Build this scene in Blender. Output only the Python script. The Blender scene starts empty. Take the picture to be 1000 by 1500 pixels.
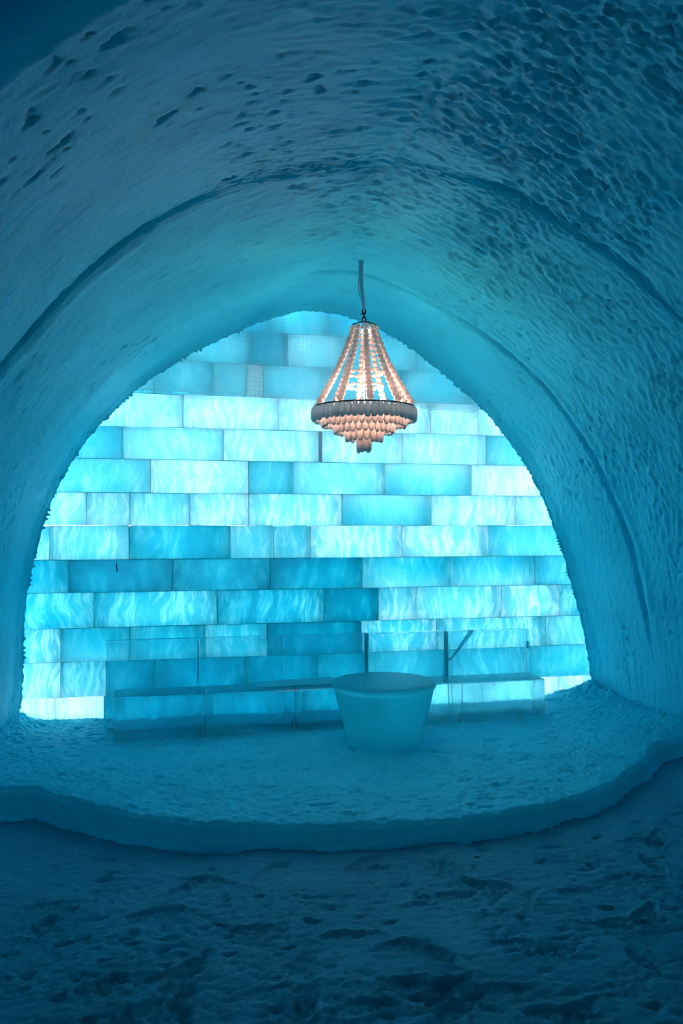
import bpy, bmesh, math, random
import numpy as np
from mathutils import Vector, Matrix

random.seed(7)
rng = np.random.default_rng(7)
scene = bpy.context.scene
COL = scene.collection

# ------------------------------------------------------------------ camera
# world: +Y runs along the tunnel to the ice wall, origin at the lens
F = 1250.0                       # focal length in pixels of the 1000x1500 frame
HORIZON = 770.0
TH = math.atan(0.23)             # the camera looks a little to the right of the tunnel axis
CT, ST = math.cos(TH), math.sin(TH)
cam_data = bpy.data.cameras.new('camera')
cam = bpy.data.objects.new('camera', cam_data)
COL.objects.link(cam)
cam_data.sensor_fit = 'VERTICAL'
cam_data.sensor_height = 36.0
cam_data.lens = F / 1500.0 * 36.0
cam_data.shift_y = (HORIZON - 750.0) / 1500.0
cam_data.clip_start = 0.05
cam.location = (0, 0, 0)
cam.rotation_euler = (math.pi / 2, 0, -TH)
scene.camera = cam

# ------------------------------------------------------------------ sky and exposure
world = bpy.data.worlds.new('sky')
scene.world = world
world.use_nodes = True
wn = world.node_tree
for n in list(wn.nodes):
    wn.nodes.remove(n)
w_out = wn.nodes.new('ShaderNodeOutputWorld')
w_bg = wn.nodes.new('ShaderNodeBackground')
w_tc = wn.nodes.new('ShaderNodeTexCoord')
w_sep = wn.nodes.new('ShaderNodeSeparateXYZ')
w_ramp = wn.nodes.new('ShaderNodeValToRGB')
wn.links.new(w_tc.outputs['Generated'], w_sep.inputs[0])
wn.links.new(w_sep.outputs['Z'], w_ramp.inputs[0])
wn.links.new(w_ramp.outputs[0], w_bg.inputs[0])
wn.links.new(w_bg.outputs[0], w_out.inputs[0])
w_ramp.color_ramp.elements[0].position = 0.0
w_ramp.color_ramp.elements[0].color = (0.74, 0.94, 1.0, 1)
w_ramp.color_ramp.elements[1].position = 0.7
w_ramp.color_ramp.elements[1].color = (0.40, 0.88, 1.0, 1)
w_bg.inputs[1].default_value = 6.3

scene.view_settings.view_transform = 'Standard'
scene.view_settings.look = 'None'
scene.view_settings.gamma = 1.0
scene.view_settings.use_curve_mapping = False
scene.view_settings.exposure = 0.12
scene.cycles.max_bounces = 14
scene.cycles.diffuse_bounces = 5
scene.cycles.glossy_bounces = 4
scene.cycles.transmission_bounces = 12
scene.cycles.transparent_max_bounces = 12
scene.cycles.caustics_reflective = False
scene.cycles.caustics_refractive = True
scene.cycles.use_denoising = True
scene.cycles.sample_clamp_indirect = 6.0

# ------------------------------------------------------------------ numbers read from the photograph
D = 7.02            # distance of the ice wall along the axis
PLAT = -1.557       # top of the snow platform
FLOOR = -1.70

def depth_at(px, y):
    a = (px - 500.0) / F
    return y / (CT - a * ST)

def on_plane(px, py, y):
    """point where the pixel meets the plane across the tunnel at distance y -> (X, height)"""
    a = (px - 500.0) / F
    z = y / (CT - a * ST)
    return z * (ST + a * CT), (HORIZON - py) * z / F

def on_level(px, py, h):
    a = (px - 500.0) / F
    z = -h * F / (py - HORIZON)
    return z * (ST + a * CT), z * (CT - a * ST)

# ------------------------------------------------------------------ helpers
def tag(o, label=None, cat=None, group=None, kind=None):
    if label: o['label'] = label
    if cat: o['category'] = cat
    if group: o['group'] = group
    if kind: o['kind'] = kind
    return o

def link(name, me, mat=None, parent=None, smooth=False):
    o = bpy.data.objects.new(name, me)
    COL.objects.link(o)
    if mat is not None and len(me.materials) == 0:
        me.materials.append(mat)
    if parent is not None:
        o.parent = parent
    if smooth:
        me.polygons.foreach_set('use_smooth', [True] * len(me.polygons))
    return o

def obj_bm(name, bm, mat, parent=None, smooth=False):
    me = bpy.data.meshes.new(name)
    bm.normal_update()
    bm.to_mesh(me)
    bm.free()
    return link(name, me, mat, parent, smooth)

def empty(name, loc):
    o = bpy.data.objects.new(name, None)
    o.empty_display_size = 0.1
    o.location = loc
    COL.objects.link(o)
    return o

def grid_mesh(name, P):
    """P: (n, m, 3) array of points -> mesh"""
    n, m = P.shape[:2]
    me = bpy.data.meshes.new(name)
    idx = np.arange(n * m).reshape(n, m)
    q = np.stack([idx[:-1, :-1], idx[1:, :-1], idx[1:, 1:], idx[:-1, 1:]], -1).reshape(-1, 4)
    me.vertices.add(n * m)
    me.vertices.foreach_set('co', P.reshape(-1).astype(np.float32))
    me.loops.add(q.size)
    me.loops.foreach_set('vertex_index', q.reshape(-1).astype(np.int32))
    me.polygons.add(len(q))
    me.polygons.foreach_set('loop_start', (np.arange(len(q)) * 4).astype(np.int32))
    me.polygons.foreach_set('loop_total', np.full(len(q), 4, np.int32))
    me.update(calc_edges=True)
    me.polygons.foreach_set('use_smooth', np.ones(len(q), bool))
    return me

# gradient noise on numpy arrays
def _hash(ix, iy, seed):
    h = (ix.astype(np.int64) * 374761393 + iy.astype(np.int64) * 668265263 + seed * 974711) & 0xffffffff
    h = ((h ^ (h >> 13)) * 1274126177) & 0xffffffff
    return (h ^ (h >> 16)) & 0xffffffff

def noise2(x, y, seed=0):
    x = np.asarray(x, float); y = np.asarray(y, float)
    x0 = np.floor(x); y0 = np.floor(y)
    fx = x - x0; fy = y - y0
    u = fx * fx * fx * (fx * (fx * 6 - 15) + 10)
    v = fy * fy * fy * (fy * (fy * 6 - 15) + 10)
    def g(dx, dy):
        a = _hash(x0 + dx, y0 + dy, seed) / 4294967296.0 * 2 * np.pi
        return np.cos(a) * (fx - dx) + np.sin(a) * (fy - dy)
    return ((g(0, 0) * (1 - u) + g(1, 0) * u) * (1 - v) + (g(0, 1) * (1 - u) + g(1, 1) * u) * v) * 1.5

def fbm(x, y, seed=0, octv=4, gain=0.5):
    s = 0; a = 1.0
    for k in range(octv):
        s = s + a * noise2(x, y, seed + k * 17)
        x = x * 2.03 + 5.1; y = y * 2.03 + 1.7
        a *= gain
    return s

def sstep(a, b, x):
    t = np.clip((x - a) / (b - a), 0, 1)
    return t * t * (3 - 2 * t)

# ------------------------------------------------------------------ materials
def new_mat(name):
    m = bpy.data.materials.new(name)
    m.use_nodes = True
    nt = m.node_tree
    for n in list(nt.nodes):
        nt.nodes.remove(n)
    return m, nt, nt.nodes.new('ShaderNodeOutputMaterial')

def nd(nt, typ, **kw):
    n = nt.nodes.new(typ)
    for k, v in kw.items():
        setattr(n, k, v)
    return n

def snow_material(name, col, bump=0.5, scale=1.0):
    m, nt, out = new_mat(name)
    L = nt.links.new
    b = nd(nt, 'ShaderNodeBsdfPrincipled')
    b.inputs['Roughness'].default_value = 0.55
    b.inputs['Specular IOR Level'].default_value = 0.55
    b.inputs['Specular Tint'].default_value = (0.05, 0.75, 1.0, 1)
    tc = nd(nt, 'ShaderNodeTexCoord')
    n1 = nd(nt, 'ShaderNodeTexNoise'); n1.inputs['Scale'].default_value = 2.2; n1.inputs['Detail'].default_value = 5
    L(tc.outputs['Object'], n1.inputs['Vector'])
    rp = nd(nt, 'ShaderNodeValToRGB')
    rp.color_ramp.elements[0].position = 0.3; rp.color_ramp.elements[0].color = tuple(c * 0.88 for c in col) + (1,)
    rp.color_ramp.elements[1].position = 0.7; rp.color_ramp.elements[1].color = tuple(col) + (1,)
    L(n1.outputs[0], rp.inputs[0]); L(rp.outputs[0], b.inputs['Base Color'])
    n2 = nd(nt, 'ShaderNodeTexNoise'); n2.inputs['Scale'].default_value = 38 * scale; n2.inputs['Detail'].default_value = 6
    n2.inputs['Roughness'].default_value = 0.6
    L(tc.outputs['Object'], n2.inputs['Vector'])
    n3 = nd(nt, 'ShaderNodeTexNoise'); n3.inputs['Scale'].default_value = 230 * scale; n3.inputs['Detail'].default_value = 3
    L(tc.outputs['Object'], n3.inputs['Vector'])
    b1 = nd(nt, 'ShaderNodeBump'); b1.inputs['Strength'].default_value = bump; b1.inputs['Distance'].default_value = 0.012
    L(n2.outputs[0], b1.inputs['Height'])
    b2 = nd(nt, 'ShaderNodeBump'); b2.inputs['Strength'].default_value = bump * 0.6; b2.inputs['Distance'].default_value = 0.003
    L(n3.outputs[0], b2.inputs['Height']); L(b1.outputs[0], b2.inputs['Normal'])
    L(b2.outputs[0], b.inputs['Normal'])
    L(b.outputs[0], out.inputs[0])
    return m

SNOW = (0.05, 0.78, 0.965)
SNOW_DIMMED = (0.04, 0.33, 0.45)  # trodden floor snow, colour darkened further to stand in for lens vignetting
M_VAULT = snow_material('vault_snow', SNOW, 0.5)
M_FLOOR = snow_material('trodden_snow', SNOW, 0.8)
M_FLOOR_NEAR = snow_material('dimmed_trodden_snow', SNOW_DIMMED, 0.8)
M_OUT = snow_material('outdoor_snow', (0.45, 0.72, 0.82), 0.3)

def math_node(nt, op, a, b=None, clamp=False):
    n = nd(nt, 'ShaderNodeMath', operation=op)
    n.use_clamp = clamp
    for i, v in enumerate((a, b)):
        if v is None: continue
        if isinstance(v, (int, float)): n.inputs[i].default_value = v
        else: nt.links.new(v, n.inputs[i])
    return n.outputs[0]

def ice_wall_material():
    """one material for all wall blocks; the object's colour carries how cloudy the block is:
    r = cloudiness, g = amount of frozen-in streaks, b = where the cloud sits (0 bottom, .5 even, 1 top)"""
    m, nt, out = new_mat('wall_ice')
    L = nt.links.new
    tc = nd(nt, 'ShaderNodeTexCoord'); oi = nd(nt, 'ShaderNodeObjectInfo')
    sep = nd(nt, 'ShaderNodeSeparateColor'); L(oi.outputs['Color'], sep.inputs[0])
    gen = nd(nt, 'ShaderNodeSeparateXYZ'); L(tc.outputs['Generated'], gen.inputs[0])
    # streaks: leaning upright wisps, warped
    warp = nd(nt, 'ShaderNodeTexNoise'); warp.inputs['Scale'].default_value = 2.5; warp.inputs['Detail'].default_value = 2
    offs = nd(nt, 'ShaderNodeVectorMath', operation='SCALE')
    comb = nd(nt, 'ShaderNodeCombineXYZ')
    L(oi.outputs['Random'], comb.inputs[0]); L(oi.outputs['Random'], comb.inputs[2])
    L(comb.outputs[0], offs.inputs[0]); offs.inputs['Scale'].default_value = 37.0
    add = nd(nt, 'ShaderNodeVectorMath', operation='ADD')
    L(tc.outputs['Object'], add.inputs[0]); L(offs.outputs[0], add.inputs[1])
    L(add.outputs[0], warp.inputs['Vector'])
    wmul = nd(nt, 'ShaderNodeVectorMath', operation='MULTIPLY_ADD')
    L(warp.outputs['Color'], wmul.inputs[0]); wmul.inputs[1].default_value = (0.30, 0.0, 0.16)
    L(add.outputs[0], wmul.inputs[2])
    mp = nd(nt, 'ShaderNodeMapping'); mp.inputs['Rotation'].default_value = (0, 0.28, 0)
    mp.inputs['Scale'].default_value = (25, 3, 4.6)
    L(wmul.outputs[0], mp.inputs['Vector'])
    s1 = nd(nt, 'ShaderNodeTexNoise'); s1.inputs['Scale'].default_value = 1.0; s1.inputs['Detail'].default_value = 5
    s1.inputs['Roughness'].default_value = 0.6
    L(mp.outputs[0], s1.inputs['Vector'])
    r1 = nd(nt, 'ShaderNodeMapRange'); r1.inputs['From Min'].default_value = 0.46; r1.inputs['From Max'].default_value = 0.64
    L(s1.outputs[0], r1.inputs['Value'])
    # big soft clouds
    c1 = nd(nt, 'ShaderNodeTexNoise'); c1.inputs['Scale'].default_value = 4.0; c1.inputs['Detail'].default_value = 3
    L(add.outputs[0], c1.inputs['Vector'])
    r2 = nd(nt, 'ShaderNodeMapRange'); r2.inputs['From Min'].default_value = 0.35; r2.inputs['From Max'].default_value = 0.65
    L(c1.outputs[0], r2.inputs['Value'])
    # cloud position in the block height: 1 at its side, 0 away
    zz = gen.outputs['Z']
    top = math_node(nt, 'MULTIPLY', zz, math_node(nt, 'MULTIPLY', math_node(nt, 'SUBTRACT', sep.outputs[2], 0.5), 2.0))
    bot = math_node(nt, 'MULTIPLY', math_node(nt, 'SUBTRACT', 1.0, zz), math_node(nt, 'MULTIPLY', math_node(nt, 'SUBTRACT', 0.5, sep.outputs[2]), 2.0))
    side = math_node(nt, 'ADD', math_node(nt, 'MAXIMUM', top, 0.0), math_node(nt, 'MAXIMUM', bot, 0.0))
    side = math_node(nt, 'POWER', side, 2.2)
    st = math_node(nt, 'MULTIPLY', r1.outputs[0], sep.outputs[1])
    st = math_node(nt, 'MULTIPLY', st, math_node(nt, 'ADD', 0.35, r2.outputs[0]))
    st = math_node(nt, 'MULTIPLY', math_node(nt, 'SUBTRACT', st, math_node(nt, 'MULTIPLY', sep.outputs[1], 0.16)), 1.15)
    f = math_node(nt, 'ADD', math_node(nt, 'MULTIPLY', sep.outputs[0], 0.84), st)
    f = math_node(nt, 'ADD', f, math_node(nt, 'MULTIPLY', side, 0.42))
    f = math_node(nt, 'ADD', f, math_node(nt, 'MULTIPLY', math_node(nt, 'SUBTRACT', r2.outputs[0], 0.5), 0.16), True)
    ramp = nd(nt, 'ShaderNodeValToRGB')
    e = ramp.color_ramp.elements
    e[0].position = 0.0; e[0].color = (0.01, 0.40, 0.51, 1)
    e[1].position = 1.0; e[1].color = (0.97, 0.97, 0.98, 1)
    x = ramp.color_ramp.elements.new(0.12); x.color = (0.04, 0.55, 0.65, 1)
    x = ramp.color_ramp.elements.new(0.37); x.color = (0.33, 0.71, 0.78, 1)
    x = ramp.color_ramp.elements.new(0.65); x.color = (0.70, 0.87, 0.90, 1)
    L(f, ramp.inputs[0])
    bn = nd(nt, 'ShaderNodeTexNoise'); bn.inputs['Scale'].default_value = 14; bn.inputs['Detail'].default_value = 4
    L(wmul.outputs[0], bn.inputs['Vector'])
    bump = nd(nt, 'ShaderNodeBump'); bump.inputs['Strength'].default_value = 0.35; bump.inputs['Distance'].default_value = 0.01
    L(bn.outputs[0], bump.inputs['Height'])
    refr = nd(nt, 'ShaderNodeBsdfRefraction'); refr.inputs['IOR'].default_value = 1.31; refr.inputs['Roughness'].default_value = 0.28
    L(ramp.outputs[0], refr.inputs['Color']); L(bump.outputs[0], refr.inputs['Normal'])
    tr = nd(nt, 'ShaderNodeBsdfTranslucent'); L(ramp.outputs[0], tr.inputs['Color'])
    mx = nd(nt, 'ShaderNodeMixShader'); mx.inputs[0].default_value = 0.93
    L(refr.outputs[0], mx.inputs[1]); L(tr.outputs[0], mx.inputs[2])
    gl = nd(nt, 'ShaderNodeBsdfGlossy'); gl.inputs['Roughness'].default_value = 0.25
    L(bump.outputs[0], gl.inputs['Normal'])
    fr = nd(nt, 'ShaderNodeFresnel'); fr.inputs['IOR'].default_value = 1.31
    mx2 = nd(nt, 'ShaderNodeMixShader'); L(fr.outputs[0], mx2.inputs[0])
    L(mx.outputs[0], mx2.inputs[1]); L(gl.outputs[0], mx2.inputs[2])
    L(mx2.outputs[0], out.inputs[0])
    return m
M_ICE = ice_wall_material()

def clear_ice(name, col, rough, milky, scale=9.0):
    m, nt, out = new_mat(name)
    L = nt.links.new
    tc = nd(nt, 'ShaderNodeTexCoord')
    mp = nd(nt, 'ShaderNodeMapping'); mp.inputs['Scale'].default_value = (1.6, 1, 0.6)
    L(tc.outputs['Object'], mp.inputs['Vector'])
    n = nd(nt, 'ShaderNodeTexNoise'); n.inputs['Scale'].default_value = scale; n.inputs['Detail'].default_value = 4
    L(mp.outputs[0], n.inputs['Vector'])
    bump = nd(nt, 'ShaderNodeBump'); bump.inputs['Strength'].default_value = 0.25; bump.inputs['Distance'].default_value = 0.012
    L(n.outputs[0], bump.inputs['Height'])
    gl = nd(nt, 'ShaderNodeBsdfPrincipled')
    gl.inputs['Base Color'].default_value = tuple(col) + (1,)
    gl.inputs['Transmission Weight'].default_value = 1.0
    gl.inputs['IOR'].default_value = 1.31
    gl.inputs['Roughness'].default_value = rough
    L(bump.outputs[0], gl.inputs['Normal'])
    tr = nd(nt, 'ShaderNodeBsdfTranslucent'); tr.inputs['Color'].default_value = tuple(col) + (1,)
    df = nd(nt, 'ShaderNodeBsdfDiffuse'); df.inputs['Color'].default_value = tuple(col) + (1,)
    m1 = nd(nt, 'ShaderNodeMixShader'); m1.inputs[0].default_value = 0.15
    L(tr.outputs[0], m1.inputs[1]); L(df.outputs[0], m1.inputs[2])
    mr = nd(nt, 'ShaderNodeMapRange'); mr.inputs['From Min'].default_value = 0.4; mr.inputs['From Max'].default_value = 0.7
    mr.inputs['To Min'].default_value = milky * 0.6; mr.inputs['To Max'].default_value = min(1.0, milky * 1.6)
    L(n.outputs[0], mr.inputs['Value'])
    m2 = nd(nt, 'ShaderNodeMixShader'); L(mr.outputs[0], m2.inputs[0])
    L(gl.outputs[0], m2.inputs[1]); L(m1.outputs[0], m2.inputs[2])
    L(m2.outputs[0], out.inputs[0])
    return m
M_BENCH = clear_ice('bench_ice', (0.55, 0.97, 1.0), 0.12, 0.17)
M_BACK = clear_ice('backrest_ice', (0.70, 0.92, 0.96), 0.07, 0.10)
M_SEAM = clear_ice('refrozen_seam', (0.25, 0.84, 0.92), 0.4, 0.55)
M_TABLE = clear_ice('table_ice', (0.16, 0.95, 1.0), 0.45, 0.42, 5.0)
M_TABLE_TOP = clear_ice('table_top_ice', (0.24, 0.95, 1.0), 0.3, 0.5, 1.5)

def frost_sheet_material():
    m, nt, out = new_mat('frosted_net')
    L = nt.links.new
    tc = nd(nt, 'ShaderNodeTexCoord')
    def wave(axis, sc):
        w = nd(nt, 'ShaderNodeTexWave', wave_type='BANDS', bands_direction=axis)
        w.inputs['Scale'].default_value = sc; w.inputs['Distortion'].default_value = 2.5
        w.inputs['Detail'].default_value = 2; w.inputs['Detail Scale'].default_value = 2.0
        L(tc.outputs['Object'], w.inputs['Vector'])
        return w.outputs['Fac']
    wv = math_node(nt, 'MAXIMUM', wave('X', 26), wave('Z', 26))
    n = nd(nt, 'ShaderNodeTexNoise'); n.inputs['Scale'].default_value = 3.0; n.inputs['Detail'].default_value = 5
    L(tc.outputs['Object'], n.inputs['Vector'])
    alpha = math_node(nt, 'ADD', math_node(nt, 'MULTIPLY', wv, 0.14), math_node(nt, 'MULTIPLY', n.outputs[0], 0.46), True)
    tp = nd(nt, 'ShaderNodeBsdfTransparent')
    tr = nd(nt, 'ShaderNodeBsdfTranslucent'); tr.inputs['Color'].default_value = (0.80, 0.90, 0.92, 1)
    df = nd(nt, 'ShaderNodeBsdfDiffuse'); df.inputs['Color'].default_value = (0.75, 0.85, 0.88, 1)
    a = nd(nt, 'ShaderNodeMixShader'); a.inputs[0].default_value = 0.4
    L(tr.outputs[0], a.inputs[1]); L(df.outputs[0], a.inputs[2])
    b = nd(nt, 'ShaderNodeMixShader'); L(alpha, b.inputs[0])
    L(tp.outputs[0], b.inputs[1]); L(a.outputs[0], b.inputs[2])
    L(b.outputs[0], out.inputs[0])
    return m
M_NET = frost_sheet_material()

def simple(name, col, rough=0.5, metal=0.0, emit=None, es=0.0):
    m, nt, out = new_mat(name)
    b = nd(nt, 'ShaderNodeBsdfPrincipled')
    b.inputs['Base Color'].default_value = tuple(col) + (1,)
    b.inputs['Roughness'].default_value = rough
    b.inputs['Metallic'].default_value = metal
    if emit:
        b.inputs['Emission Color'].default_value = tuple(emit) + (1,)
        b.inputs['Emission Strength'].default_value = es
    n = nd(nt, 'ShaderNodeTexNoise'); n.inputs['Scale'].default_value = 60
    bp = nd(nt, 'ShaderNodeBump'); bp.inputs['Strength'].default_value = 0.15; bp.inputs['Distance'].default_value = 0.002
    nt.links.new(n.outputs[0], bp.inputs['Height']); nt.links.new(bp.outputs[0], b.inputs['Normal'])
    nt.links.new(b.outputs[0], out.inputs[0])
    return m
M_METAL = simple('dark_metal', (0.03, 0.04, 0.05), 0.45, 0.8)
M_CORD = simple('frosted_cord', (0.25, 0.55, 0.68), 0.8)
M_FISSURE = simple('dark_fissure', (0.01, 0.02, 0.03), 0.8)
M_BULB = simple('lamp_glass', (1, 0.8, 0.6), 0.4, 0, (1.0, 0.66, 0.42), 5.0)
M_LIGHTWIRE = simple('pale_rod', (0.9, 0.75, 0.65), 0.4)

def shell_mat(name, col, trans, rough=0.35):
    m, nt, out = new_mat(name)
    L = nt.links.new
    tr = nd(nt, 'ShaderNodeBsdfTranslucent'); tr.inputs['Color'].default_value = tuple(col) + (1,)
    df = nd(nt, 'ShaderNodeBsdfDiffuse'); df.inputs['Color'].default_value = tuple(col) + (1,)
    gl = nd(nt, 'ShaderNodeBsdfGlossy'); gl.inputs['Roughness'].default_value = rough
    tc = nd(nt, 'ShaderNodeTexCoord')
    n = nd(nt, 'ShaderNodeTexNoise'); n.inputs['Scale'].default_value = 45; n.inputs['Detail'].default_value = 3
    L(tc.outputs['Object'], n.inputs['Vector'])
    bp = nd(nt, 'ShaderNodeBump'); bp.inputs['Strength'].default_value = 0.3; bp.inputs['Distance'].default_value = 0.004
    L(n.outputs[0], bp.inputs['Height'])
    for s in (df, gl): L(bp.outputs[0], s.inputs['Normal'])
    a = nd(nt, 'ShaderNodeMixShader'); a.inputs[0].default_value = 1 - trans
    L(tr.outputs[0], a.inputs[1]); L(df.outputs[0], a.inputs[2])
    fr = nd(nt, 'ShaderNodeFresnel'); fr.inputs['IOR'].default_value = 1.33
    b = nd(nt, 'ShaderNodeMixShader'); L(fr.outputs[0], b.inputs[0])
    L(a.outputs[0], b.inputs[1]); L(gl.outputs[0], b.inputs[2])
    L(b.outputs[0], out.inputs[0])
    return m
M_BEAD = shell_mat('frosted_bead', (0.93, 0.89, 0.87), 0.60)
M_DROP = shell_mat('frosted_drop', (0.97, 0.92, 0.90), 0.72)
M_RIM = shell_mat('frosted_rim_drop', (0.76, 0.88, 0.92), 0.40)

# ------------------------------------------------------------------ the vault
edge_px = [(20, 1075), (26, 1030), (30, 980), (31, 940), (36, 880), (41, 845), (47, 815), (54, 785), (61, 765), (70, 735), (80, 712),
           (93, 686), (115, 655), (130, 637), (160, 606), (172, 590), (195, 570), (215, 556), (240, 541), (268, 526),
           (290, 508), (335, 489), (365, 478), (390, 465), (430, 454), (455, 451), (488, 456), (515, 467), (558, 488),
           (584, 504), (611, 520), (633, 538), (660, 556), (680, 572), (702, 590), (722, 607), (735, 630), (747, 651),
           (765, 676), (777, 697), (790, 721), (802, 745), (812, 769), (825, 806), (835, 845), (844, 882), (849, 912),
           (857, 950), (862, 985), (865, 1010), (868, 1040)]
groove_px = [(0, 530), (50, 472), (100, 422), (150, 380), (200, 345), (250, 315), (300, 290), (350, 272), (400, 262),
             (450, 252), (500, 243), (575, 232), (620, 243), (700, 262), (760, 290), (800, 310), (850, 345), (900, 380),
             (950, 425), (1000, 470)]
YA = 4.42
YB = 6.06
wallP = np.array([on_plane(x, y, D) for x, y in edge_px])
apW = 25
grP = np.array([on_plane(x, y, YA) for x, y in groove_px])
apA = 11
# continue the near section down to the floor on both sides
leftA = np.array([(-1.42, -1.95), (-1.40, -1.55), (-1.36, -1.0), (-1.28, -0.4), (-1.12, 0.1), (-0.93, 0.5)])
rightA = np.array([(3.36, 0.92), (3.66, 0.52), (3.90, 0.05), (4.06, -0.5), (4.14, -1.0), (4.18, -1.55), (4.20, -1.95)])
A = np.vstack([leftA, grP, rightA]); apA += len(leftA)
W = np.vstack([[(-1.02, -1.95)], wallP, [(wallP[-1][0] + 0.01, -1.95)]]); apW += 1

def resample(P, ap, nl, nr):
    def half(Q, n):
        d = np.r_[0, np.cumsum(np.hypot(*np.diff(Q, axis=0).T))]
        t = np.linspace(0, d[-1], n)
        return np.c_[np.interp(t, d, Q[:, 0]), np.interp(t, d, Q[:, 1])]
    def smooth(Q, k):
        for _ in range(k):
            Q[1:-1] = Q[1:-1] * 0.5 + (Q[:-2] + Q[2:]) * 0.25
        return Q
    l = smooth(half(P[:ap + 1], nl), 60); r = smooth(half(P[ap:], nr), 60)
    Q = np.vstack([l, r[1:]])
    return smooth(Q, 25)
NL, NR = 270, 340
PW = resample(W, apW, NL, NR)
for _ in range(260): PW[150:420] = np.vstack([PW[150:151], PW[151:419] * .5 + (PW[150:418] + PW[152:420]) * .25, PW[419:420]])
PA = resample(A, apA, NL, NR)
NT = len(PW)
def outward(P):
    t = np.gradient(P, axis=0); t /= np.hypot(t[:, 0], t[:, 1])[:, None]
    return np.c_[-t[:, 1], t[:, 0]]
PW = PW + outward(PW) * 0.035           # the traced line is the inner lip
ys = np.unique(np.r_[np.arange(YA - 0.08, YA + 0.08, 0.004), np.arange(YB - 0.06, YB + 0.06, 0.005), np.arange(-14.0, -4.0, 0.4), np.arange(-4.0, 1.7, 0.1), np.arange(1.7, D - 0.03, 0.0125), np.arange(D - 0.1, D - 0.024, 0.005)].round(4))
s_l = -np.arange(NL)[::-1] * 0.0118
s_r = np.arange(1, NR) * 0.0123
S = np.r_[s_l, s_r]                        # signed arc length from the ridge
NY = len(ys)
# blend of the two profiles along the axis
k = np.clip((D - ys) / (D - YA), 0, None)
kk = np.where(k < 1, k * (0.35 + 0.65 * k), 1 + (k - 1) * 0.10)
kk = np.minimum(kk, 1.25)
flare = 1 + 1.3 * sstep(0.5, -3.0, ys)      # unseen tunnel widened behind the camera so less light bounces back
V2 = PW[None] * (1 - kk)[:, None, None] + PA[None] * kk[:, None, None]
# the ridge stays on a line up to section A
V2 = (V2 - np.array([1.4, -1.7])) * flare[:, None, None] + np.array([1.4, -1.7])
nrm = outward(PA)[None] * np.clip(kk, 0, 1)[:, None, None] + outward(PW)[None] * (1 - np.clip(kk, 0, 1))[:, None, None]
Yg, Sg = np.meshgrid(ys, S, indexing='ij')
right = sstep(-0.35, 0.35, Sg)
high = 1 - sstep(1.6, 3.0, np.abs(Sg))
near = sstep(6.9, 4.4, Yg)
# relief: scooped, overlapping dents that run slantwise on the right and over the ridge
u = Sg * 0.92 + Yg * 0.38; v = -Sg * 0.38 + Yg * 0.92
wx = fbm(Sg * 3, Yg * 3, 3, 2) * 0.5
sc = fbm(u * 7.5 + wx, v * 17.0 + wx, 11, 4, 0.55)
scoop = -np.abs(sc) * 1.0 + 0.35
fine = fbm(u * 16, v * 30, 31, 3)
rough_mask = np.clip(0.30 + 0.95 * right * (0.25 + 0.75 * high) + 0.35 * (1 - sstep(0.1, 0.9, np.abs(Sg))), 0, 1.2)
rough_mask *= 0.45 + 0.55 * near
patch = sstep(-0.25, 0.35, fbm(Sg * 1.1 + 9, Yg * 1.1, 5, 3))
mid = -np.abs(fbm(u * 18 + wx, v * 30 + wx, 131, 3, 0.6))
disp = (scoop * 0.019 + mid * 0.007) * rough_mask * (0.45 + 0.75 * patch) + fine * 0.0036 * (0.5 + rough_mask)
# sparse pits on the smoother left side
pn = fbm(Sg * 18 - Yg * 4, Yg * 19 + Sg * 5, 71, 3)
pm = sstep(0.0, 0.5, fbm(Sg * 1.6, Yg * 1.6 + 4, 77, 2))
disp += sstep(0.5, 0.75, pn) * 0.018 * (0.15 + 0.85 * pm)
pn2 = fbm(Sg * 11 + Yg * 3, Yg * 13 - Sg * 3, 171, 4, 0.6)
disp += sstep(0.55, 0.95, pn2) * 0.022 * patch * right * near
disp += fbm(Sg * 0.9, Yg * 0.9, 91, 3) * 0.03
# joints between the cast sections
def groove(yc, width, depth, mask, wob, p=2):
    c = yc + wob
    return depth * np.exp(-np.abs((Yg - c) / width) ** p) * mask
wob = fbm(Sg * 2.2, Sg * 0 + 1.5, 41, 3) * 0.018
leftm = sstep(-0.55, -0.95, Sg)
disp += groove(YA, 0.030, 0.26, leftm, wob * 0.6, 6)
disp += groove(YA + 0.1, 0.05, -0.02, leftm, wob * 0.6)
stepA = sstep(YA - 0.03, YA + 0.03, Yg + wob * 1.6)
rm = sstep(0.05, 0.4, Sg) * (1 - sstep(2.6, 3.3, Sg))
disp += (-groove(YA, 0.010, 0.022, 1, wob * 1.6) + groove(YA - 0.05, 0.035, 0.018, sstep(-0.1, 0.4, fbm(Sg * 3, Yg * 0, 55, 2) + 0.1), wob * 1.6)) * rm
disp += groove(YA + 0.02, 0.02, -0.012, sstep(-0.7, -0.3, Sg) * (1 - sstep(0, 0.2, Sg)), wob)
mB = sstep(0.7, 1.6, Sg) * (1 - sstep(3.0, 3.5, Sg)) + 0.6 * sstep(-0.3, 0.2, Sg) * (1 - sstep(0.7, 1.6, Sg))
disp += groove(YB, 0.020, 0.085, mB * (0.7 + 0.6 * fbm(Sg * 4, Yg * 0, 57, 2)), wob * 0.7)
disp += groove(YB - 0.09, 0.03, -0.012, mB, wob * 0.7)
mC = sstep(-0.2, -0.6, Sg)
disp += groove(2.28, 0.15, 0.16, mC, wob, 6)
# long hollow line beside groove A on the right
ln = YA - 0.28 + 0.05 * Sg + fbm(Sg * 3, Sg * 0 + 8, 43, 3) * 0.03
disp += np.exp(-((Yg - ln) / 0.022) ** 2) * 0.035 * sstep(-0.1, 0.3, fbm(Sg * 3.5 + 2, Sg * 0, 45, 2)) * sstep(0.9, 1.2, Sg) * (1 - sstep(2.3, 2.8, Sg))
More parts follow.
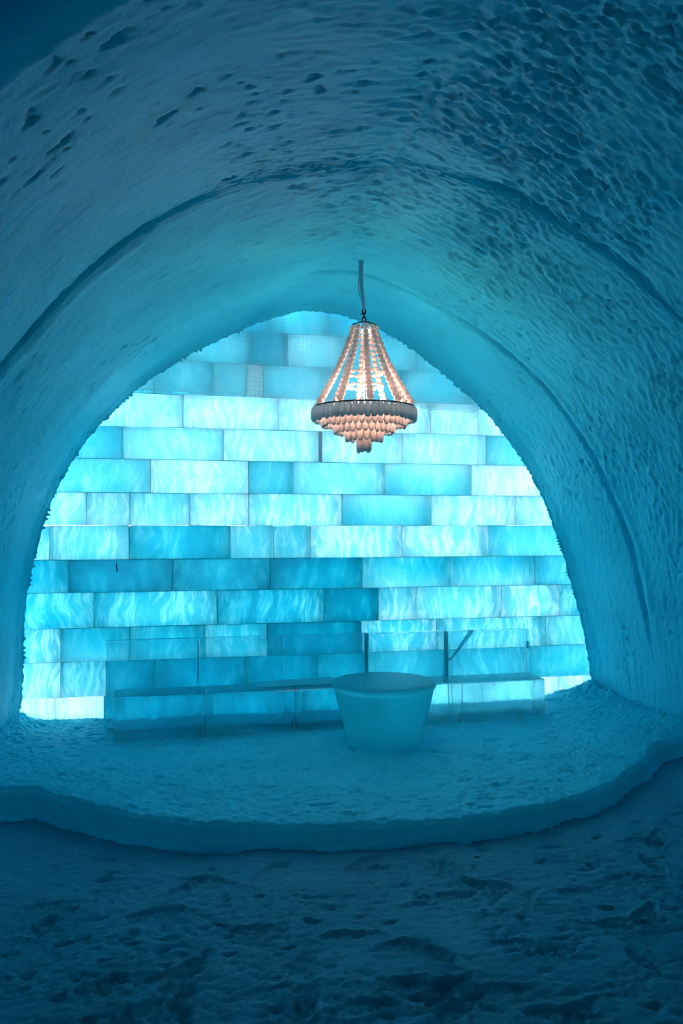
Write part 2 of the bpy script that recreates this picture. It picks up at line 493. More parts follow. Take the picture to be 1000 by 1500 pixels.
# ridge seam
disp += -np.exp(-((Sg + fbm(Yg * 2, Yg * 0, 47, 2) * 0.03) / 0.018) ** 2) * 0.013 * near
# upright tool marks low on the right wall
low = sstep(2.7, 3.2, Sg)
disp += low * noise2(Yg * 26, Sg * 3.0, 61) * 0.004
# the lip against the ice wall
disp -= sstep(D - 0.16, D - 0.02, Yg) * 0.035
disp -= sstep(D - 0.05, D - 0.02, Yg) * (0.006 + 0.045 * np.abs(noise2(Sg * 41, Yg * 0 + 3, 81)) ** 1.5 + 0.006 * rng.random(NT)[None] + 0.010 * noise2(Sg * 110, Yg * 0, 83))
P3 = np.empty((NY, NT, 3))
P3[..., 0] = V2[..., 0] + nrm[..., 0] * disp
P3[..., 1] = Yg
P3[..., 2] = V2[..., 1] + nrm[..., 1] * disp
# flange turned outward behind the lip so that no daylight slips past the ice wall
on = outward(PW)
ring1 = P3[-1].copy(); ring1[:, 1] = D - 0.012
flange = np.stack([P3[-1] + np.c_[on[:, 0], 0 * on[:, 0], on[:, 1]] * r + np.array([0, 0.004, 0]) for r in (0.3, 1.6)])
for q in flange: q[:, 2] = np.maximum(q[:, 2], -2.3)
VV = np.concatenate([P3, flange], 0)
full = grid_mesh('vault_full', VV)
vn = np.empty(len(full.vertices) * 3, np.float32)
full.vertex_normals.foreach_get('vector', vn)
vn = vn.reshape(VV.shape)
bpy.data.meshes.remove(full)
iL = int(np.argmin(np.abs(S + 1.75))); iR = int(np.argmin(np.abs(S - 2.35)))
for nm, a0, a1, lb in (('wall_left', 0, iL, None), ('ceiling', iL, iR, None), ('wall_right', iR, NT - 1, None)):
    me = grid_mesh(nm, VV[:, a0:a1 + 1])
    me.normals_split_custom_set_from_vertices(vn[:, a0:a1 + 1].reshape(-1, 3))
    o = link(nm, me, M_VAULT)
    tag(o, kind='structure')
# snow end added out of view behind the camera to keep the sky out
Pe = np.empty((2, NT, 3)); Pe[0] = P3[0]; Pe[1] = P3[0]; Pe[1, :, 0] = 1.4; Pe[1, :, 2] = -0.4
tag(link('wall_front', grid_mesh('wall_front', Pe), M_VAULT), kind='structure')

def ceiling_height(x, y):
    i = int(np.argmin(np.abs(ys - y)))
    r = P3[i]
    m = r[:, 2] > 0.8
    return float(np.interp(x, r[m][:, 0], r[m][:, 2]))

# ------------------------------------------------------------------ floor and platform
def footprints(X, Y, spots, depth=0.011):
    h = np.zeros_like(X)
    for (cx, cy, a, s, tread) in spots:
        dx = X - cx; dy = Y - cy
        m = (np.abs(dx) < 0.25) & (np.abs(dy) < 0.25)
        if not m.any(): continue
        lx = (dx[m] * math.cos(a) + dy[m] * math.sin(a)) / s
        ly = (-dx[m] * math.sin(a) + dy[m] * math.cos(a)) / s
        w = 0.042 + 0.012 * np.sin((lx + 0.03) * 20)
        q = np.sqrt((lx / 0.145) ** 2 + (ly / w) ** 2)
        ins = 1 - sstep(0.78, 1.05, q)
        rim = np.exp(-((q - 1.22) / 0.16) ** 2)
        bars = np.sin(lx * 2 * np.pi / 0.024 + 2.5 * np.abs(ly) / 0.04)
        h[m] += -ins * depth * (0.8 + 0.55 * bars * tread) + rim * depth * 0.5
    return h

drop_x = np.array([-1.5, -0.6, 0, 0.65, 1.36, 2.0, 3.5, 4.6])
drop_h = np.array([0.21, 0.20, 0.165, 0.135, 0.120, 0.130, 0.143, 0.145])
fx = np.r_[np.linspace(-9.5, -1.3, 22)[:-1], np.arange(-1.3, 4.2, 0.0125), np.linspace(4.2, 13, 22)]
fy = np.r_[np.linspace(-14.6, 1.8, 50)[:-1], np.arange(1.8, 5.9, 0.0125), np.linspace(5.9, D - 0.05, 6)]
FY, FX = np.meshgrid(fy, fx, indexing='ij')
base = PLAT - np.interp(FX, drop_x, drop_h)
z = base + fbm(FX * 1.2, FY * 1.2, 201, 3) * 0.018
cl = fbm(FX * 10 + fbm(FX * 3, FY * 3, 7, 2), FY * 14, 211, 4, 0.6)
trod = sstep(-0.5, 0.3, fbm(FX * 1.3 + 3, FY * 1.3, 215, 2) + 0.12 * (4.6 - FY))
z += (-np.abs(cl) * 0.011 + 0.004) * (0.5 + 0.9 * trod) + fbm(FX * 22, FY * 30, 221, 3) * 0.0032
pit = fbm(FX * 8 + 3, FY * 13, 231, 2)
z -= sstep(0.55, 0.85, pit) * 0.016 * (0.4 + trod)
spots = [(random.uniform(-0.5, 3.2), random.uniform(2.2, 4.2), random.uniform(0, 6.28), random.uniform(0.85, 1.05), random.choice([0.4, 0.9, 1.0])) for _ in range(85)]
z += footprints(FX, FY, spots, 0.013)
# smoother trodden path running up to the platform
path = np.exp(-((FX - (0.92 + 0.25 * np.sin(FY * 1.7))) / 0.13) ** 2)
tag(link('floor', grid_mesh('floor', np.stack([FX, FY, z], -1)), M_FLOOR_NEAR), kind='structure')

edge_pl = [on_level(x, y, PLAT) for x, y in ((-140, 1152), (0, 1151), (58, 1151), (66, 1156), (120, 1172), (200, 1189), (300, 1202), (400, 1207),
           (500, 1206), (600, 1202), (680, 1195), (750, 1184), (800, 1175), (850, 1161), (890, 1145), (920, 1128), (942, 1110), (955, 1093), (960, 1086),
           (1000, 1078), (1080, 1066))]
E = np.array(edge_pl)
dd = np.r_[0, np.cumsum(np.hypot(*np.diff(E, axis=0).T))]
tt = np.arange(0, dd[-1], 0.012)
ex = np.interp(tt, dd, E[:, 0]); ey = np.interp(tt, dd, E[:, 1])
for _ in range(14):
    ex[1:-1] = ex[1:-1] * .5 + (ex[:-2] + ex[2:]) * .25; ey[1:-1] = ey[1:-1] * .5 + (ey[:-2] + ey[2:]) * .25
edge_n = fbm(tt * 5, tt * 0, 301, 4) * 0.012
tx = np.gradient(ex); ty = np.gradient(ey); tl = np.hypot(tx, ty); onx, ony = ty / tl, -tx / tl     # points toward the camera
ex = ex + onx * edge_n; ey = ey + ony * edge_n
# back line along the wall
bx_ = np.linspace(-1.9, 4.6, len(tt)); by_ = np.full(len(tt), D + 0.05)
NV = 215
vv = np.r_[0, 0.0015, 0.004, 0.008, np.linspace(0.013, 1, NV)]
PX = ex[None] * (1 - vv)[:, None] + bx_[None] * vv[:, None]
PY = ey[None] * (1 - vv)[:, None] + by_[None] * vv[:, None]
zt = PLAT + fbm(PX * 1.4, PY * 1.4, 311, 3) * 0.010
cl = fbm(PX * 8 + fbm(PX * 3, PY * 3, 17, 2), PY * 13, 313, 4, 0.6)
zt += -np.abs(cl) * 0.017 + 0.005 + fbm(PX * 20, PY * 30, 317, 3) * 0.0048
zt -= sstep(0.45, 0.8, fbm(PX * 7, PY * 12, 331, 2)) * 0.018
sp2 = [(random.uniform(-0.4, 3.2), random.uniform(4.6, 6.1), random.uniform(0, 6.28), random.uniform(0.85, 1.05), 0.8) for _ in range(26)]
zt += footprints(PX, PY, sp2, 0.006)
# loose snow heaped along the foot of the vault and of the ice wall
def heap(X, Y):
    yk = np.clip((D - Y) / (D - YA), 0, 1)
    xr = 3.92 + 0.22 * yk; xl = -1.02 - 0.30 * yk
    h = 0.12 * np.exp(-((xr - X) / 0.30).clip(0) ** 1.3) + 0.12 * np.exp(-((X - xl) / 0.16).clip(0) ** 1.3)
    h += 0.03 * np.exp(-(((X - 3.85) / 0.35) ** 2 + ((Y - 6.95) / 0.3) ** 2))
    return h * (0.8 + 0.3 * fbm(X * 5, Y * 5, 341, 4) - 0.45 * np.abs(fbm(X * 13, Y * 15, 343, 3))) + 0.03 * np.exp(-((D - Y) / 0.12) ** 2)
front_fade = sstep(0.0, 0.08, vv)[:, None]
zt += heap(PX, PY) * front_fade
# a low pile round the table foot
TX, TY = on_level(541, 1068, PLAT)[0], 5.915
zt += 0.020 * np.exp(-((np.hypot(PX - TX, PY - TY) - 0.36) / 0.09) ** 2)
# rounded rim
zt[0] -= 0.016; zt[1] -= 0.008; zt[2] -= 0.003
# front face rows
rows = []
fh = np.interp(ex, drop_x, drop_h)
for j, f in enumerate(np.linspace(1, 0.04, 14)):
    dpt = fh * f + 0.03 * (f > 0.95)
    bulge = 0.012 + 0.006 * fbm(tt * 9, tt * 0 + f * 3, 351, 3) + 0.03 * sstep(0.75, 1.0, f)
    rows.append(np.stack([ex + onx * bulge * sstep(0, .12, f), ey + ony * bulge * sstep(0, .12, f), PLAT - 0.016 - dpt], -1))
top = np.stack([PX, PY, zt], -1)
tag(link('snow_platform', grid_mesh('snow_platform', np.concatenate([np.array(rows), top], 0)), M_FLOOR), 'low snow platform with a curved front edge under the bench and table', 'platform', kind='structure')

# outdoor ground behind the wall
bm = bmesh.new()
gx = np.linspace(-30, 34, 40); gy = np.linspace(D + 0.35, 60, 40)
GY, GX = np.meshgrid(gy, gx, indexing='ij')
gz = -1.75 + fbm(GX * 0.25, GY * 0.25, 401, 3) * 0.25 * sstep(D + .5, D + 3, GY)
gz += 0.55 * np.exp(-(((GX - 1.2) / 0.9) ** 2 + ((GY - 9.2) / 0.7) ** 2))
tag(link('ground', grid_mesh('ground', np.stack([GX, GY, gz], -1)), M_OUT), kind='structure')
bm.free()

# ------------------------------------------------------------------ ice blocks
def block_mesh(name, w, d, h, bevel=0.006, jitter=0.003, cuts=False):
    bm = bmesh.new()
    bmesh.ops.create_cube(bm, size=1.0)
    for v in bm.verts:
        v.co.x *= w; v.co.y *= d; v.co.z *= h
        v.co.x += random.uniform(-jitter, jitter); v.co.z += random.uniform(-jitter, jitter) * 0.6; v.co.y += random.uniform(-jitter, jitter)
    bmesh.ops.bevel(bm, geom=list(bm.edges), offset=bevel, segments=1, affect='EDGES')
    me = bpy.data.meshes.new(name)
    bm.to_mesh(me); bm.free()
    return me

def wall_x(px):
    return on_plane(px, 0, D)[0]

L = [1.87, 1.60, 1.333, 1.063, 0.793, 0.533, 0.263, 0.0, -0.270, -0.530, -0.810, -1.075, -1.355, -1.66]
# (left px, right px, cloudiness, streaks, cloud place)
rows_px = [
 [(300, 395, .20, .1, .5), (395, 480, .36, .1, .5), (480, 590, .24, .1, .5), (590, 650, .5, .1, .5)],
 [(200, 265, .4, .1, .5), (265, 365, .48, .1, .5), (365, 422, .22, .1, .5), (422, 500, .66, .1, .5), (500, 610, .50, .15, .5), (610, 720, .45, .1, .5)],
 [(130, 225, .5, .2, .5), (225, 312, .50, .15, .5), (312, 362, .58, .15, .5), (362, 386, 1.0, .1, .5), (386, 480, .55, .15, .5), (480, 590, .50, .1, .5), (590, 690, .50, .2, .5), (690, 780, .5, .2, .5)],
 [(90, 268, .72, .5, .6), (268, 408, .80, .6, .7), (408, 500, .78, .5, .7), (500, 631, .74, .5, .5), (631, 701, .80, .6, .5), (701, 830, .82, .5, .4)],
 [(50, 180, .36, .12, .5), (180, 328, .62, .25, .5), (328, 467, .76, .6, .5), (472, 590, .74, .55, .4), (590, 713, .70, .35, .3), (713, 850, .50, .12, .5)],
 [(30, 220, .40, .2, .6), (220, 364, .70, .6, .85), (364, 430, .36, .1, .5), (430, 564, .56, .25, .6), (564, 691, .42, .15, .95), (691, 870, 1.0, .9, .4)],
 [(10, 126, .60, .5, .3), (126, 190, .52, .4, .1), (190, 278, .50, .4, .1), (278, 364, .66, .6, .4), (364, 501, .66, .75, .5), (501, 632, .38, .12, .9), (632, 755, .76, .65, .5), (755, 890, .72, .5, .4)],
 [(0, 72, .48, .5, .2), (72, 189, .46, .4, .7), (189, 337, .16, .2, .7), (337, 401, .48, .35, .5), (401, 455, .46, .4, .5), (455, 589, .64, .8, .7), (589, 715, .70, .8, .6), (715, 900, .42, .2, .5)],
 [(-10, 100, .14, .25, .2), (100, 253, .06, .08, .5), (253, 396, .10, .15, .6), (396, 531, .10, .12, .5), (531, 661, .24, .25, .05), (661, 784, .28, .25, .05), (784, 910, .34, .2, .3)],
 [(-10, 137, .32, .5, .5), (137, 318, .30, .45, .5), (318, 475, .14, .35, .5), (475, 555, .05, .1, .5), (555, 610, .50, .8, .1), (610, 735, .52, .6, .4), (735, 820, .62, .8, .3), (820, 920, .36, .5, .5)],
 [(-10, 88, .46, .7, .3), (88, 190, .16, .2, .1), (190, 300, .18, .2, .2), (300, 391, .28, .4, .2), (391, 530, .04, .08, .5), (530, 640, .40, .7, .4), (640, 800, .45, .6, .3), (800, 930, .48, .3, .4)],
 [(-10, 88, .52, .8, .1), (88, 155, .42, .6, .1), (155, 225, .08, .1, .5), (225, 360, .06, .1, .5), (360, 465, .08, .1, .5), (465, 537, .16, .15, .5), (537, 655, .26, .2, .5), (655, 775, .28, .3, .5), (775, 930, .30, .2, .5)],
 [(-10, 80, .9, .9, .6), (80, 152, .92, .6, .6), (152, 300, .10, .2, .5), (300, 440, .08, .2, .5), (440, 580, .12, .2, .5), (580, 700, .8, .4, .5), (700, 819, .95, .4, .5), (819, 930, .85, .8, .5)],
]
wall = empty('wall_back', (wall_x(500), D, PLAT))
tag(wall, kind='structure')
for r, blocks in enumerate(rows_px):
    z1, z0 = L[r], L[r + 1]
    if r == 0: z1 = 2.25
    if r < 3: blocks = [(a, b, c * 0.82, d_, e_) for (a, b, c, d_, e_) in blocks]      # lower cloudiness values in the top courses
    for (x0, x1, tone, streak, place) in blocks:
        X0, X1 = wall_x(x0) + 0.0025, wall_x(x1) - 0.0025
        d = 0.30
        me = block_mesh('ice_block', X1 - X0, d, z1 - z0 - 0.005, 0.005, 0.002)
        o = link('ice_block', me, M_ICE, wall)
        o.location = ((X0 + X1) / 2 - wall.location.x, d / 2 + random.uniform(0.002, 0.014), (z0 + z1) / 2 - wall.location.z)
        o.color = (tone, streak, place, 1)

# thin snow mortar, set back from the faces
def strip(X0, X1, Z0, Z1):
    bm = bmesh.new(); bmesh.ops.create_cube(bm, size=1.0)
    for v in bm.verts:
        v.co.x *= X1 - X0; v.co.y *= 0.26; v.co.z *= Z1 - Z0
    o = obj_bm('mortar_joint', bm, M_OUT, wall)
    o.location = ((X0 + X1) / 2 - wall.location.x, 0.17, (Z0 + Z1) / 2 - wall.location.z)
for r, blocks in enumerate(rows_px):
    if r: strip(wall_x(blocks[0][0]), wall_x(blocks[-1][1]), L[r] - 0.0019, L[r] + 0.0019)
    for (p, q) in zip(blocks[:-1], blocks[1:]):
        strip(wall_x(p[1]) - 0.002, wall_x(q[0]) + 0.002, L[r + 1] + 0.004, L[r] - 0.004)

# frost-caked net hanging over the top courses
nx = np.linspace(wall_x(120), wall_x(800), 260)
bot_px = [(120, 571), (195, 571), (240, 574), (300, 577), (362, 581), (400, 583), (460, 587), (540, 592), (605, 595), (632, 601), (660, 603), (690, 605), (705, 600), (800, 604)]
bX = np.array([on_plane(x, y, D - 0.014) for x, y in bot_px])
bz = np.interp(nx, bX[:, 0], bX[:, 1])
steps = np.floor(nx / 0.11 + noise2(nx * 4, nx * 0, 5))
bz = bz + (np.array([random.Random(int(s)).uniform(-0.008, 0.008) for s in steps])) + noise2(nx * 60, nx * 0, 503) * 0.005
tz = np.linspace(0, 1, 50)
NX, NZ = np.meshgrid(nx, tz, indexing='ij')
ZZ = bz[:, None] * (1 - tz) + 2.1 * tz
YY = D - 0.010 - 0.003 * (fbm(NX * 5, ZZ * 5, 511, 3) + 1) - 0.004 * (1 - NZ) ** 6
net = link('frosted_net', grid_mesh('frosted_net', np.stack([NX, YY, ZZ], -1)), M_NET)
sm = net.modifiers.new('thickness', 'SOLIDIFY'); sm.thickness = 0.0015
tag(net, 'frost-covered pale woven net hanging over the topmost ice courses under the arch', 'net')

# dark twig on the left: a thin stick standing for a crack in the ice
bm = bmesh.new()
tp = [(0, 0, 0.045), (-0.003, 0, 0.01), (0.004, 0, -0.02), (0.001, 0, -0.035)]
rad = [0.002, 0.005, 0.006, 0.002]
prev = None
for (p, r_) in zip(tp, rad):
    ring = [bm.verts.new((p[0] + r_ * math.cos(a), p[1] + r_ * math.sin(a), p[2])) for a in [i * math.pi / 4 for i in range(8)]]
    if prev:
        for i in range(8): bm.faces.new((prev[i], prev[(i + 1) % 8], ring[(i + 1) % 8], ring[i]))
    else: bm.faces.new(ring[::-1])
    prev = ring
bm.faces.new(prev)
tw = obj_bm('fissure', bm, M_FISSURE)
x_, h_ = on_plane(171, 832, D)
tw.location = (x_, D - 0.001, h_)
tag(tw, 'small dark twig in a deep blue ice block on the left of the wall', 'fissure')

# ------------------------------------------------------------------ bench with backrest
YF = 6.36
bench_h = 0.317
def bx(px, y): return on_plane(px, 0, y)[0]
bench = empty('ice_bench', (bx(480, YF), YF, PLAT))
tag(bench, 'long low bench of clear ice blocks with an ice backrest, standing along the ice wall', 'bench')
jo = [165, 303, 440, 568, 677, 799]
for a0, a1 in zip(jo[:-1], jo[1:]):
    X0, X1 = bx(a0, YF) + 0.002, bx(a1, YF) - 0.002
    me = block_mesh('seat_block', X1 - X0, 0.33, bench_h + 0.02, 0.008, 0.003)
    o = link('seat_block', me, M_BENCH, bench)
    o.location = ((X0 + X1) / 2 - bench.location.x, 0.165, bench_h / 2 - 0.01)
jb = [155, 290, 415, 538, 655, 775]
for a0, a1 in zip(jb[:-1], jb[1:]):
    X0, X1 = bx(a0, 6.72) + 0.004, bx(a1, 6.72) - 0.004
    me = block_mesh('backrest_slab', X1 - X0, 0.10, 0.70, 0.008, 0.003)
    o = link('backrest_slab', me, M_BACK, bench)
    o.location = ((X0 + X1) / 2 - bench.location.x, 6.755 - YF, 0.68 - 0.35)

# dark seams of refrozen snow in the backrest: at its joints, and one slanting crack
def seam(p0, p1, w0, w1, d=0.085):
    (xa, za), (xb, zb) = p0, p1
    bm = bmesh.new(); vs = []
    for y in (-d / 2, d / 2):
        vs += [bm.verts.new((xa - w0, y, za)), bm.verts.new((xa + w0, y, za)), bm.verts.new((xb + w1, y, zb)), bm.verts.new((xb - w1, y, zb))]
    for f in ((0, 1, 2, 3), (7, 6, 5, 4), (0, 4, 5, 1), (1, 5, 6, 2), (2, 6, 7, 3), (3, 7, 4, 0)):
        bm.faces.new([vs[i] for i in f])
    bmesh.ops.recalc_face_normals(bm, faces=bm.faces)
    o = obj_bm('ice_seam', bm, M_SEAM, bench)
    o.location = (-bench.location.x, 6.755 - YF, -PLAT)
def bp(px, py): return on_plane(px, py, 6.71)
seam(bp(538, 929), bp(538, 986), 0.011, 0.008)
seam(bp(655, 927), bp(655, 992), 0.007, 0.013)
seam(bp(692, 926), bp(661, 968), 0.020, 0.006, 0.03)
seam(bp(290, 939), bp(290, 1000), 0.005, 0.006)
seam(bp(775, 940), bp(775, 950), 0.012, 0.012, 0.03)

# snow drift lying on the seat
def drift(name, x0, x1, y0, y1, zb, hgt, seed, label, cat):
    n, m = 60, 16
    U, V = np.meshgrid(np.linspace(0, 1, n), np.linspace(0, 1, m), indexing='ij')
    X = x0 + (x1 - x0) * U; Y = y0 + (y1 - y0) * V
    h = hgt * np.clip(np.sin(np.pi * U) * np.sin(np.pi * V), 0, 1) ** 0.45 * (0.8 + 0.5 * fbm(U * 6, V * 2, seed, 3))
    h[0] = h[-1] = 0; h[:, 0] = h[:, -1] = 0
    P = np.stack([X, Y, zb + h], -1)
    Pb = P[:, ::-1].copy(); Pb[..., 2] = zb - 0.002
    o = link(name, grid_mesh(name, np.concatenate([P, Pb], 1)), M_FLOOR)
    return tag(o, label, cat)
drift('snow_drift', bx(375, 6.6), bx(545, 6.6), 6.50, 6.70, PLAT + bench_h + 0.004, 0.035, 611, 'thin ridge of loose snow lying on the bench seat beside the table', 'snow')

# ------------------------------------------------------------------ table
def lathe(name, prof, mat, parent=None, seg=96, smooth=True, wob=0.0, seed=1):
    bm = bmesh.new()
    rings = []
    for (r, z) in prof:
        if r < 1e-5:
            rings.append([bm.verts.new((0, 0, z))])
        else:
            rings.append([bm.verts.new(((r * (1 + wob * math.sin(3 * a + seed) + wob * 0.6 * math.sin(7 * a + z * 9))) * math.cos(a),
                                        (r * (1 + wob * math.sin(3 * a + seed) + wob * 0.6 * math.sin(7 * a + z * 9))) * math.sin(a), z)) for a in [2 * math.pi * i / seg for i in range(seg)]])
    for A_, B_ in zip(rings[:-1], rings[1:]):
        if len(A_) == 1 and len(B_) == 1: continue
        for i in range(seg):
            j = (i + 1) % seg
            if len(A_) == 1: bm.faces.new((A_[0], B_[j], B_[i]))
            elif len(B_) == 1: bm.faces.new((A_[i], A_[j], B_[0]))
            else: bm.faces.new((A_[i], A_[j], B_[j], B_[i]))
    bmesh.ops.recalc_face_normals(bm, faces=bm.faces)
    return obj_bm(name, bm, mat, parent, smooth)

table = empty('ice_table', (TX, TY, PLAT))
tag(table, 'round tapering table carved of one frosted ice block, standing on the snow before the bench', 'table')
H = 0.445
lathe('pedestal', [(0, -0.03), (0.285, -0.03), (0.290, 0.0), (0.283, 0.02), (0.272, 0.05), (0.280, 0.08), (0.340, 0.30), (0.356, 0.384)], M_TABLE, table, wob=0.006)
lathe('table_top', [(0.357, 0.386), (0.371, 0.405), (0.374, 0.420), (0.368, 0.436), (0.350, H), (0.30, H + 0.001), (0, H)], M_TABLE_TOP, table, wob=0.005)

# ------------------------------------------------------------------ chandelier
CZ = 6.0
a_ = (533 - 500) / F
CX, CY = CZ * (ST + a_ * CT), CZ * (CT - a_ * ST)
def hh(py): return (HORIZON - py) * CZ / F
H_RING = 0.826; H_CROWN = hh(476)
chand = empty('chandelier', (CX, CY, H_RING))
tag(chand, 'hanging chandelier of frosted bead strands and glowing ice drops', 'chandelier')
def torus(name, R, r, zc, mat, parent, seg=72, ms=8):
    bm = bmesh.new()
    vs = [[bm.verts.new(((R + r * math.cos(b)) * math.cos(a), (R + r * math.cos(b)) * math.sin(a), zc + r * math.sin(b)))
           for b in [2 * math.pi * j / ms for j in range(ms)]] for a in [2 * math.pi * i / seg for i in range(seg)]]
    for i in range(seg):
        for j in range(ms):
            bm.faces.new((vs[i][j], vs[(i + 1) % seg][j], vs[(i + 1) % seg][(j + 1) % ms], vs[i][(j + 1) % ms]))
    bmesh.ops.recalc_face_normals(bm, faces=bm.faces)
    return obj_bm(name, bm, mat, parent, True)
def tube(name, pts, r, mat, parent, seg=8):
    pts = [Vector(p) for p in pts]
    bm = bmesh.new(); prev = None
    for i, p in enumerate(pts):
        t = (pts[min(i + 1, len(pts) - 1)] - pts[max(i - 1, 0)]).normalized()
        u_ = t.cross(Vector((0.31, 0.9, 0.2))).normalized(); w_ = t.cross(u_)
        rr = r[i] if isinstance(r, (list, tuple)) else r
        ring = [bm.verts.new(p + (u_ * math.cos(a) + w_ * math.sin(a)) * rr) for a in [2 * math.pi * k / seg for k in range(seg)]]
        if prev:
            for k in range(seg): bm.faces.new((prev[k], prev[(k + 1) % seg], ring[(k + 1) % seg], ring[k]))
        else: bm.faces.new(ring)
        prev = ring
    bm.faces.new(prev[::-1])
    bmesh.ops.recalc_face_normals(bm, faces=bm.faces)
    return obj_bm(name, bm, mat, parent, True)

def bead_mesh(r):
    bm = bmesh.new(); bmesh.ops.create_icosphere(bm, subdivisions=2, radius=r)
    for v in bm.verts:
        v.co.z *= 0.9; v.co *= 1 + random.uniform(-0.05, 0.05)
    me = bpy.data.meshes.new('bead'); bm.to_mesh(me); bm.free()
    me.materials.append(M_BEAD)
    me.polygons.foreach_set('use_smooth', [True] * len(me.polygons))
    return me
bead_me = [bead_mesh(0.0215) for _ in range(3)]

torus('ring_frame', 0.352, 0.006, 0.004, M_METAL, chand)
torus('crown', 0.080, 0.004, H_CROWN - H_RING, M_METAL, chand, 40)
# crown spokes arching up to the hook
for k in range(5):
    a = k * 2 * math.pi / 5 + 0.3
    pts = [(0.08 * math.cos(a) * (1 - t), 0.08 * math.sin(a) * (1 - t), H_CROWN - H_RING + 0.022 * math.sin(t * math.pi / 2)) for t in np.linspace(0, 1, 7)]
    tube('crown_spoke', pts, 0.0028, M_METAL, chand, 6)
tube('center_rod', [(0, 0, -0.10), (0, 0, 0.3), (0, 0, H_CROWN - H_RING + 0.02)], 0.004, M_LIGHTWIRE, chand)

NS = 10
for k in range(NS):
    a = math.radians(-90 - math.degrees(TH) + 5.6 + k * 36)
    ca, sa = math.cos(a), math.sin(a)
    top_p = Vector((0.075, 0, H_CROWN - H_RING - 0.012)); bot_p = Vector((0.342, 0, 0.018))
    path = []
    for t in np.linspace(0, 1, 40):
        rr = top_p.x + (bot_p.x - top_p.x) * (0.86 * t + 0.14 * t * t) - 0.014 * math.sin(math.pi * t)
        if t < 0.08: rr = top_p.x + 0.006 * math.sin(t / 0.08 * math.pi)+ (bot_p.x-top_p.x)*0.86*t
        zz_ = top_p.z + (bot_p.z - top_p.z) * t
        path.append(Vector((rr * ca, rr * sa, zz_)))
    wire = tube('bead_strand', [path[i] for i in range(0, 40, 3)] + [path[-1]], 0.0018, M_LIGHTWIRE, chand, 5)
    # beads at even arc steps
    cum = [0]
    for p, q in zip(path[:-1], path[1:]): cum.append(cum[-1] + (q - p).length)
    nb = 16
    for b in range(nb):
        sd = cum[-1] * (b + 0.5) / nb
        i = max(j for j in range(40) if cum[j] <= sd); i = min(i, 38)
        p = path[i].lerp(path[i + 1], (sd - cum[i]) / (cum[i + 1] - cum[i]))
        o = bpy.data.objects.new('bead', random.choice(bead_me)); COL.objects.link(o)
        o.parent = wire; o.location = p
        s = 0.95 + 0.32 * b / nb
        o.scale = (s, s, s); o.rotation_euler = (random.uniform(-.3, .3), random.uniform(-.3, .3), random.uniform(0, 6))
for hz, nb in ((hh(547) - H_RING, 18), (hh(566) - H_RING, 18)):
    lp = torus('bead_loop', 0.128, 0.002, hz, M_LIGHTWIRE, chand, 36, 6)
    for b in range(nb):
        a = 2 * math.pi * b / nb
        o = bpy.data.objects.new('bead', random.choice(bead_me)); COL.objects.link(o)
        o.parent = lp; o.location = (0.128 * math.cos(a), 0.128 * math.sin(a), hz)
        o.scale = (0.72, 0.72, 0.72)

def drop_mesh(w, ln, mat, pointed):
    """hanging lozenge: narrow neck, full belly, blunt end"""
    bm = bmesh.new(); seg = 8
    if pointed: prof = [(0.25, 0), (0.8, -0.06), (1.0, -0.3), (1.0, -0.62), (0.75, -0.86), (0.32, -0.97), (0, -1.0)]
    else: prof = [(0.3, 0), (0.75, -0.05), (1.0, -0.25), (1.02, -0.6), (0.9, -0.83), (0.55, -0.96), (0, -1.0)]
    rings = []
    for r_, z_ in prof:
        if r_ == 0: rings.append([bm.verts.new((0, 0, z_ * ln))])
        else: rings.append([bm.verts.new((r_ * w * math.cos(t), r_ * w * 0.75 * math.sin(t), z_ * ln)) for t in [2 * math.pi * i / seg for i in range(seg)]])
    bm.faces.new(rings[0][::-1])
    for A_, B_ in zip(rings[:-1], rings[1:]):
        for i in range(seg):
            j = (i + 1) % seg
            if len(B_) == 1: bm.faces.new((A_[i], B_[0], A_[j]))
            else: bm.faces.new((A_[i], B_[i], B_[j], A_[j]))
    bmesh.ops.recalc_face_normals(bm, faces=bm.faces)
    me = bpy.data.meshes.new('ice_drop'); bm.to_mesh(me); bm.free()
    me.materials.append(mat)
    me.polygons.foreach_set('use_smooth', [True] * len(me.polygons))
    return me
tiers = [(0.357, 0.000, 0.100, 52, 0.0235, M_RIM), (0.290, -0.035, 0.105, 42, 0.022, M_DROP), (0.205, -0.080, 0.105, 30, 0.0225, M_DROP),
         (0.122, -0.125, 0.115, 17, 0.0235, M_DROP), (0.040, -0.185, 0.130, 6, 0.024, M_DROP)]
for (R, zt_, ln, n, w, mat) in tiers:
    ringo = torus('drop_tier', R, 0.003, zt_, M_METAL, chand, 60, 6)
    me = drop_mesh(w, ln, mat, R < 0.1)
    for b in range(n):
        a = 2 * math.pi * (b + 0.5) / n
        o = bpy.data.objects.new('ice_drop', me); COL.objects.link(o)
        o.parent = ringo
        o.location = (R * math.cos(a), R * math.sin(a), zt_ + random.uniform(-0.003, 0.003))
        o.rotation_euler = (0, 0, a + math.pi / 2)
        s = random.uniform(0.94, 1.06); o.scale = (1, 1, s)
# little twisted wire ends standing on the rim
for k in range(12):
    a = 2 * math.pi * k / 12 + 0.2
    tube('wire_end', [(0.352 * math.cos(a), 0.352 * math.sin(a), 0.004), (0.350 * math.cos(a), 0.350 * math.sin(a), 0.014), (0.354 * math.cos(a + .02), 0.354 * math.sin(a + .02), 0.024)], 0.0024, M_METAL, chand, 5)
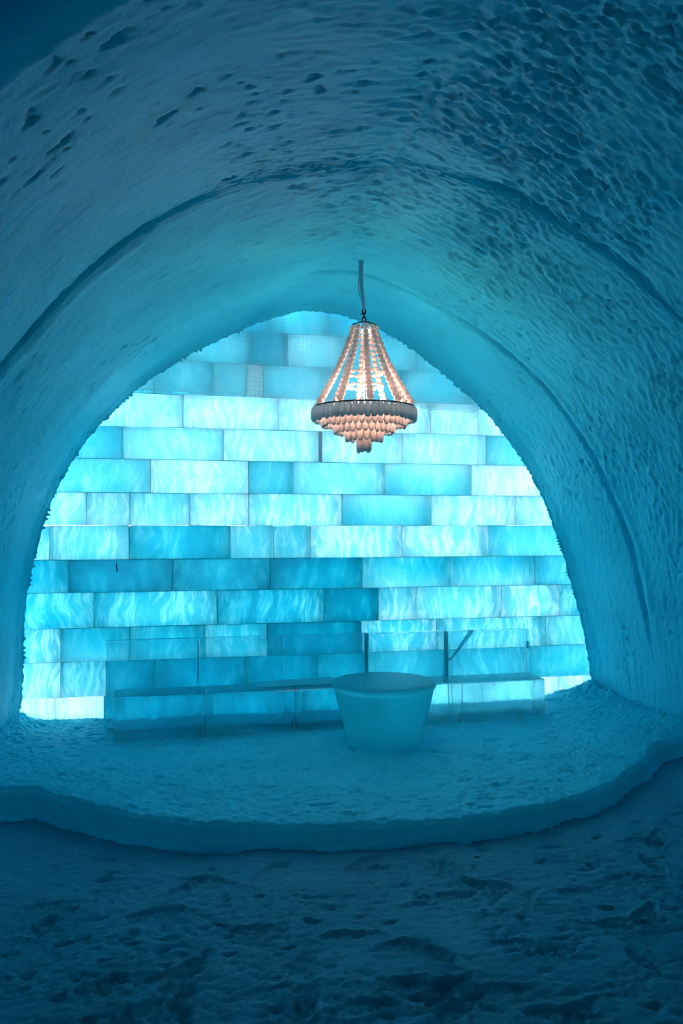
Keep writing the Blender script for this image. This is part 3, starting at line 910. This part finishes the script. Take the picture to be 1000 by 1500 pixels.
# lamps inside
def lamp(x, y, z, power, rad=0.022):
    bm = bmesh.new(); bmesh.ops.create_icosphere(bm, subdivisions=2, radius=rad)
    for v in bm.verts:
        if v.co.z > 0: v.co.z *= 1.5
    b = obj_bm('bulb', bm, M_BULB, chand, True); b.location = (x, y, z)
    ld = bpy.data.lights.new('bulb_light', 'POINT'); ld.energy = power; ld.color = (1.0, 0.58, 0.42); ld.shadow_soft_size = 0.05
    lo = bpy.data.objects.new('bulb_light', ld); COL.objects.link(lo); lo.parent = chand; lo.location = (x, y, z + 0.07)
for k in range(4):
    a = k * math.pi / 2 + 0.4
    lamp(0.16 * math.cos(a), 0.16 * math.sin(a), -0.02, 3.9)
lamp(0.03, 0.0, -0.12, 2.8)
lamp(0.02, -0.02, 0.22, 0.6)
lamp(0.02, 0.02, 0.50, 1.0, 0.014)

# cord, shackle
zc = ceiling_height(CX, CY) - H_RING + 0.03
z_sh = hh(457) - H_RING
lat = Vector((-CT, ST, 0))
cp = [(lat * (0.0 if f < .02 else 0.018 * math.sin(f * math.pi) * (1 - f) )) + Vector((0, 0, zc + (z_sh - zc) * f)) for f in np.linspace(0, 1, 16)]
cp = [p + lat * 0.018 * (1 - i / 15) for i, p in enumerate(cp)]
tube('cord', cp, [0.019 - 0.010 * i / 15 for i in range(16)], M_CORD, chand)
lp = [lat * (0.018 * (1 - f) + 0.030 * math.sin(f * math.pi)) + Vector((0, 0, zc - 0.06 + (z_sh + 0.03 - zc + 0.06) * f)) for f in np.linspace(0, 1, 16)]
tube('cord_loop', lp, 0.004, M_CORD, chand, 6)
def link_ring(zc_, ax, name):
    pts = []
    for i in range(17):
        t = 2 * math.pi * i / 16
        d_ = lat if ax else Vector((ST, CT, 0))
        pts.append(d_ * (0.012 * math.cos(t)) + Vector((0, 0, zc_ + 0.021 * math.sin(t))))
    tube(name, pts, 0.0042, M_METAL, chand, 6)
zz0 = H_CROWN - H_RING + 0.022
link_ring(zz0 + 0.072, True, 'shackle'); link_ring(zz0 + 0.046, False, 'chain_link'); link_ring(zz0 + 0.016, True, 'chain_link')
tube('shackle_pin', [lat * 0.024 + Vector((0, 0, zz0 + 0.055)), lat * -0.008 + Vector((0, 0, zz0 + 0.057))], 0.004, M_METAL, chand, 6)
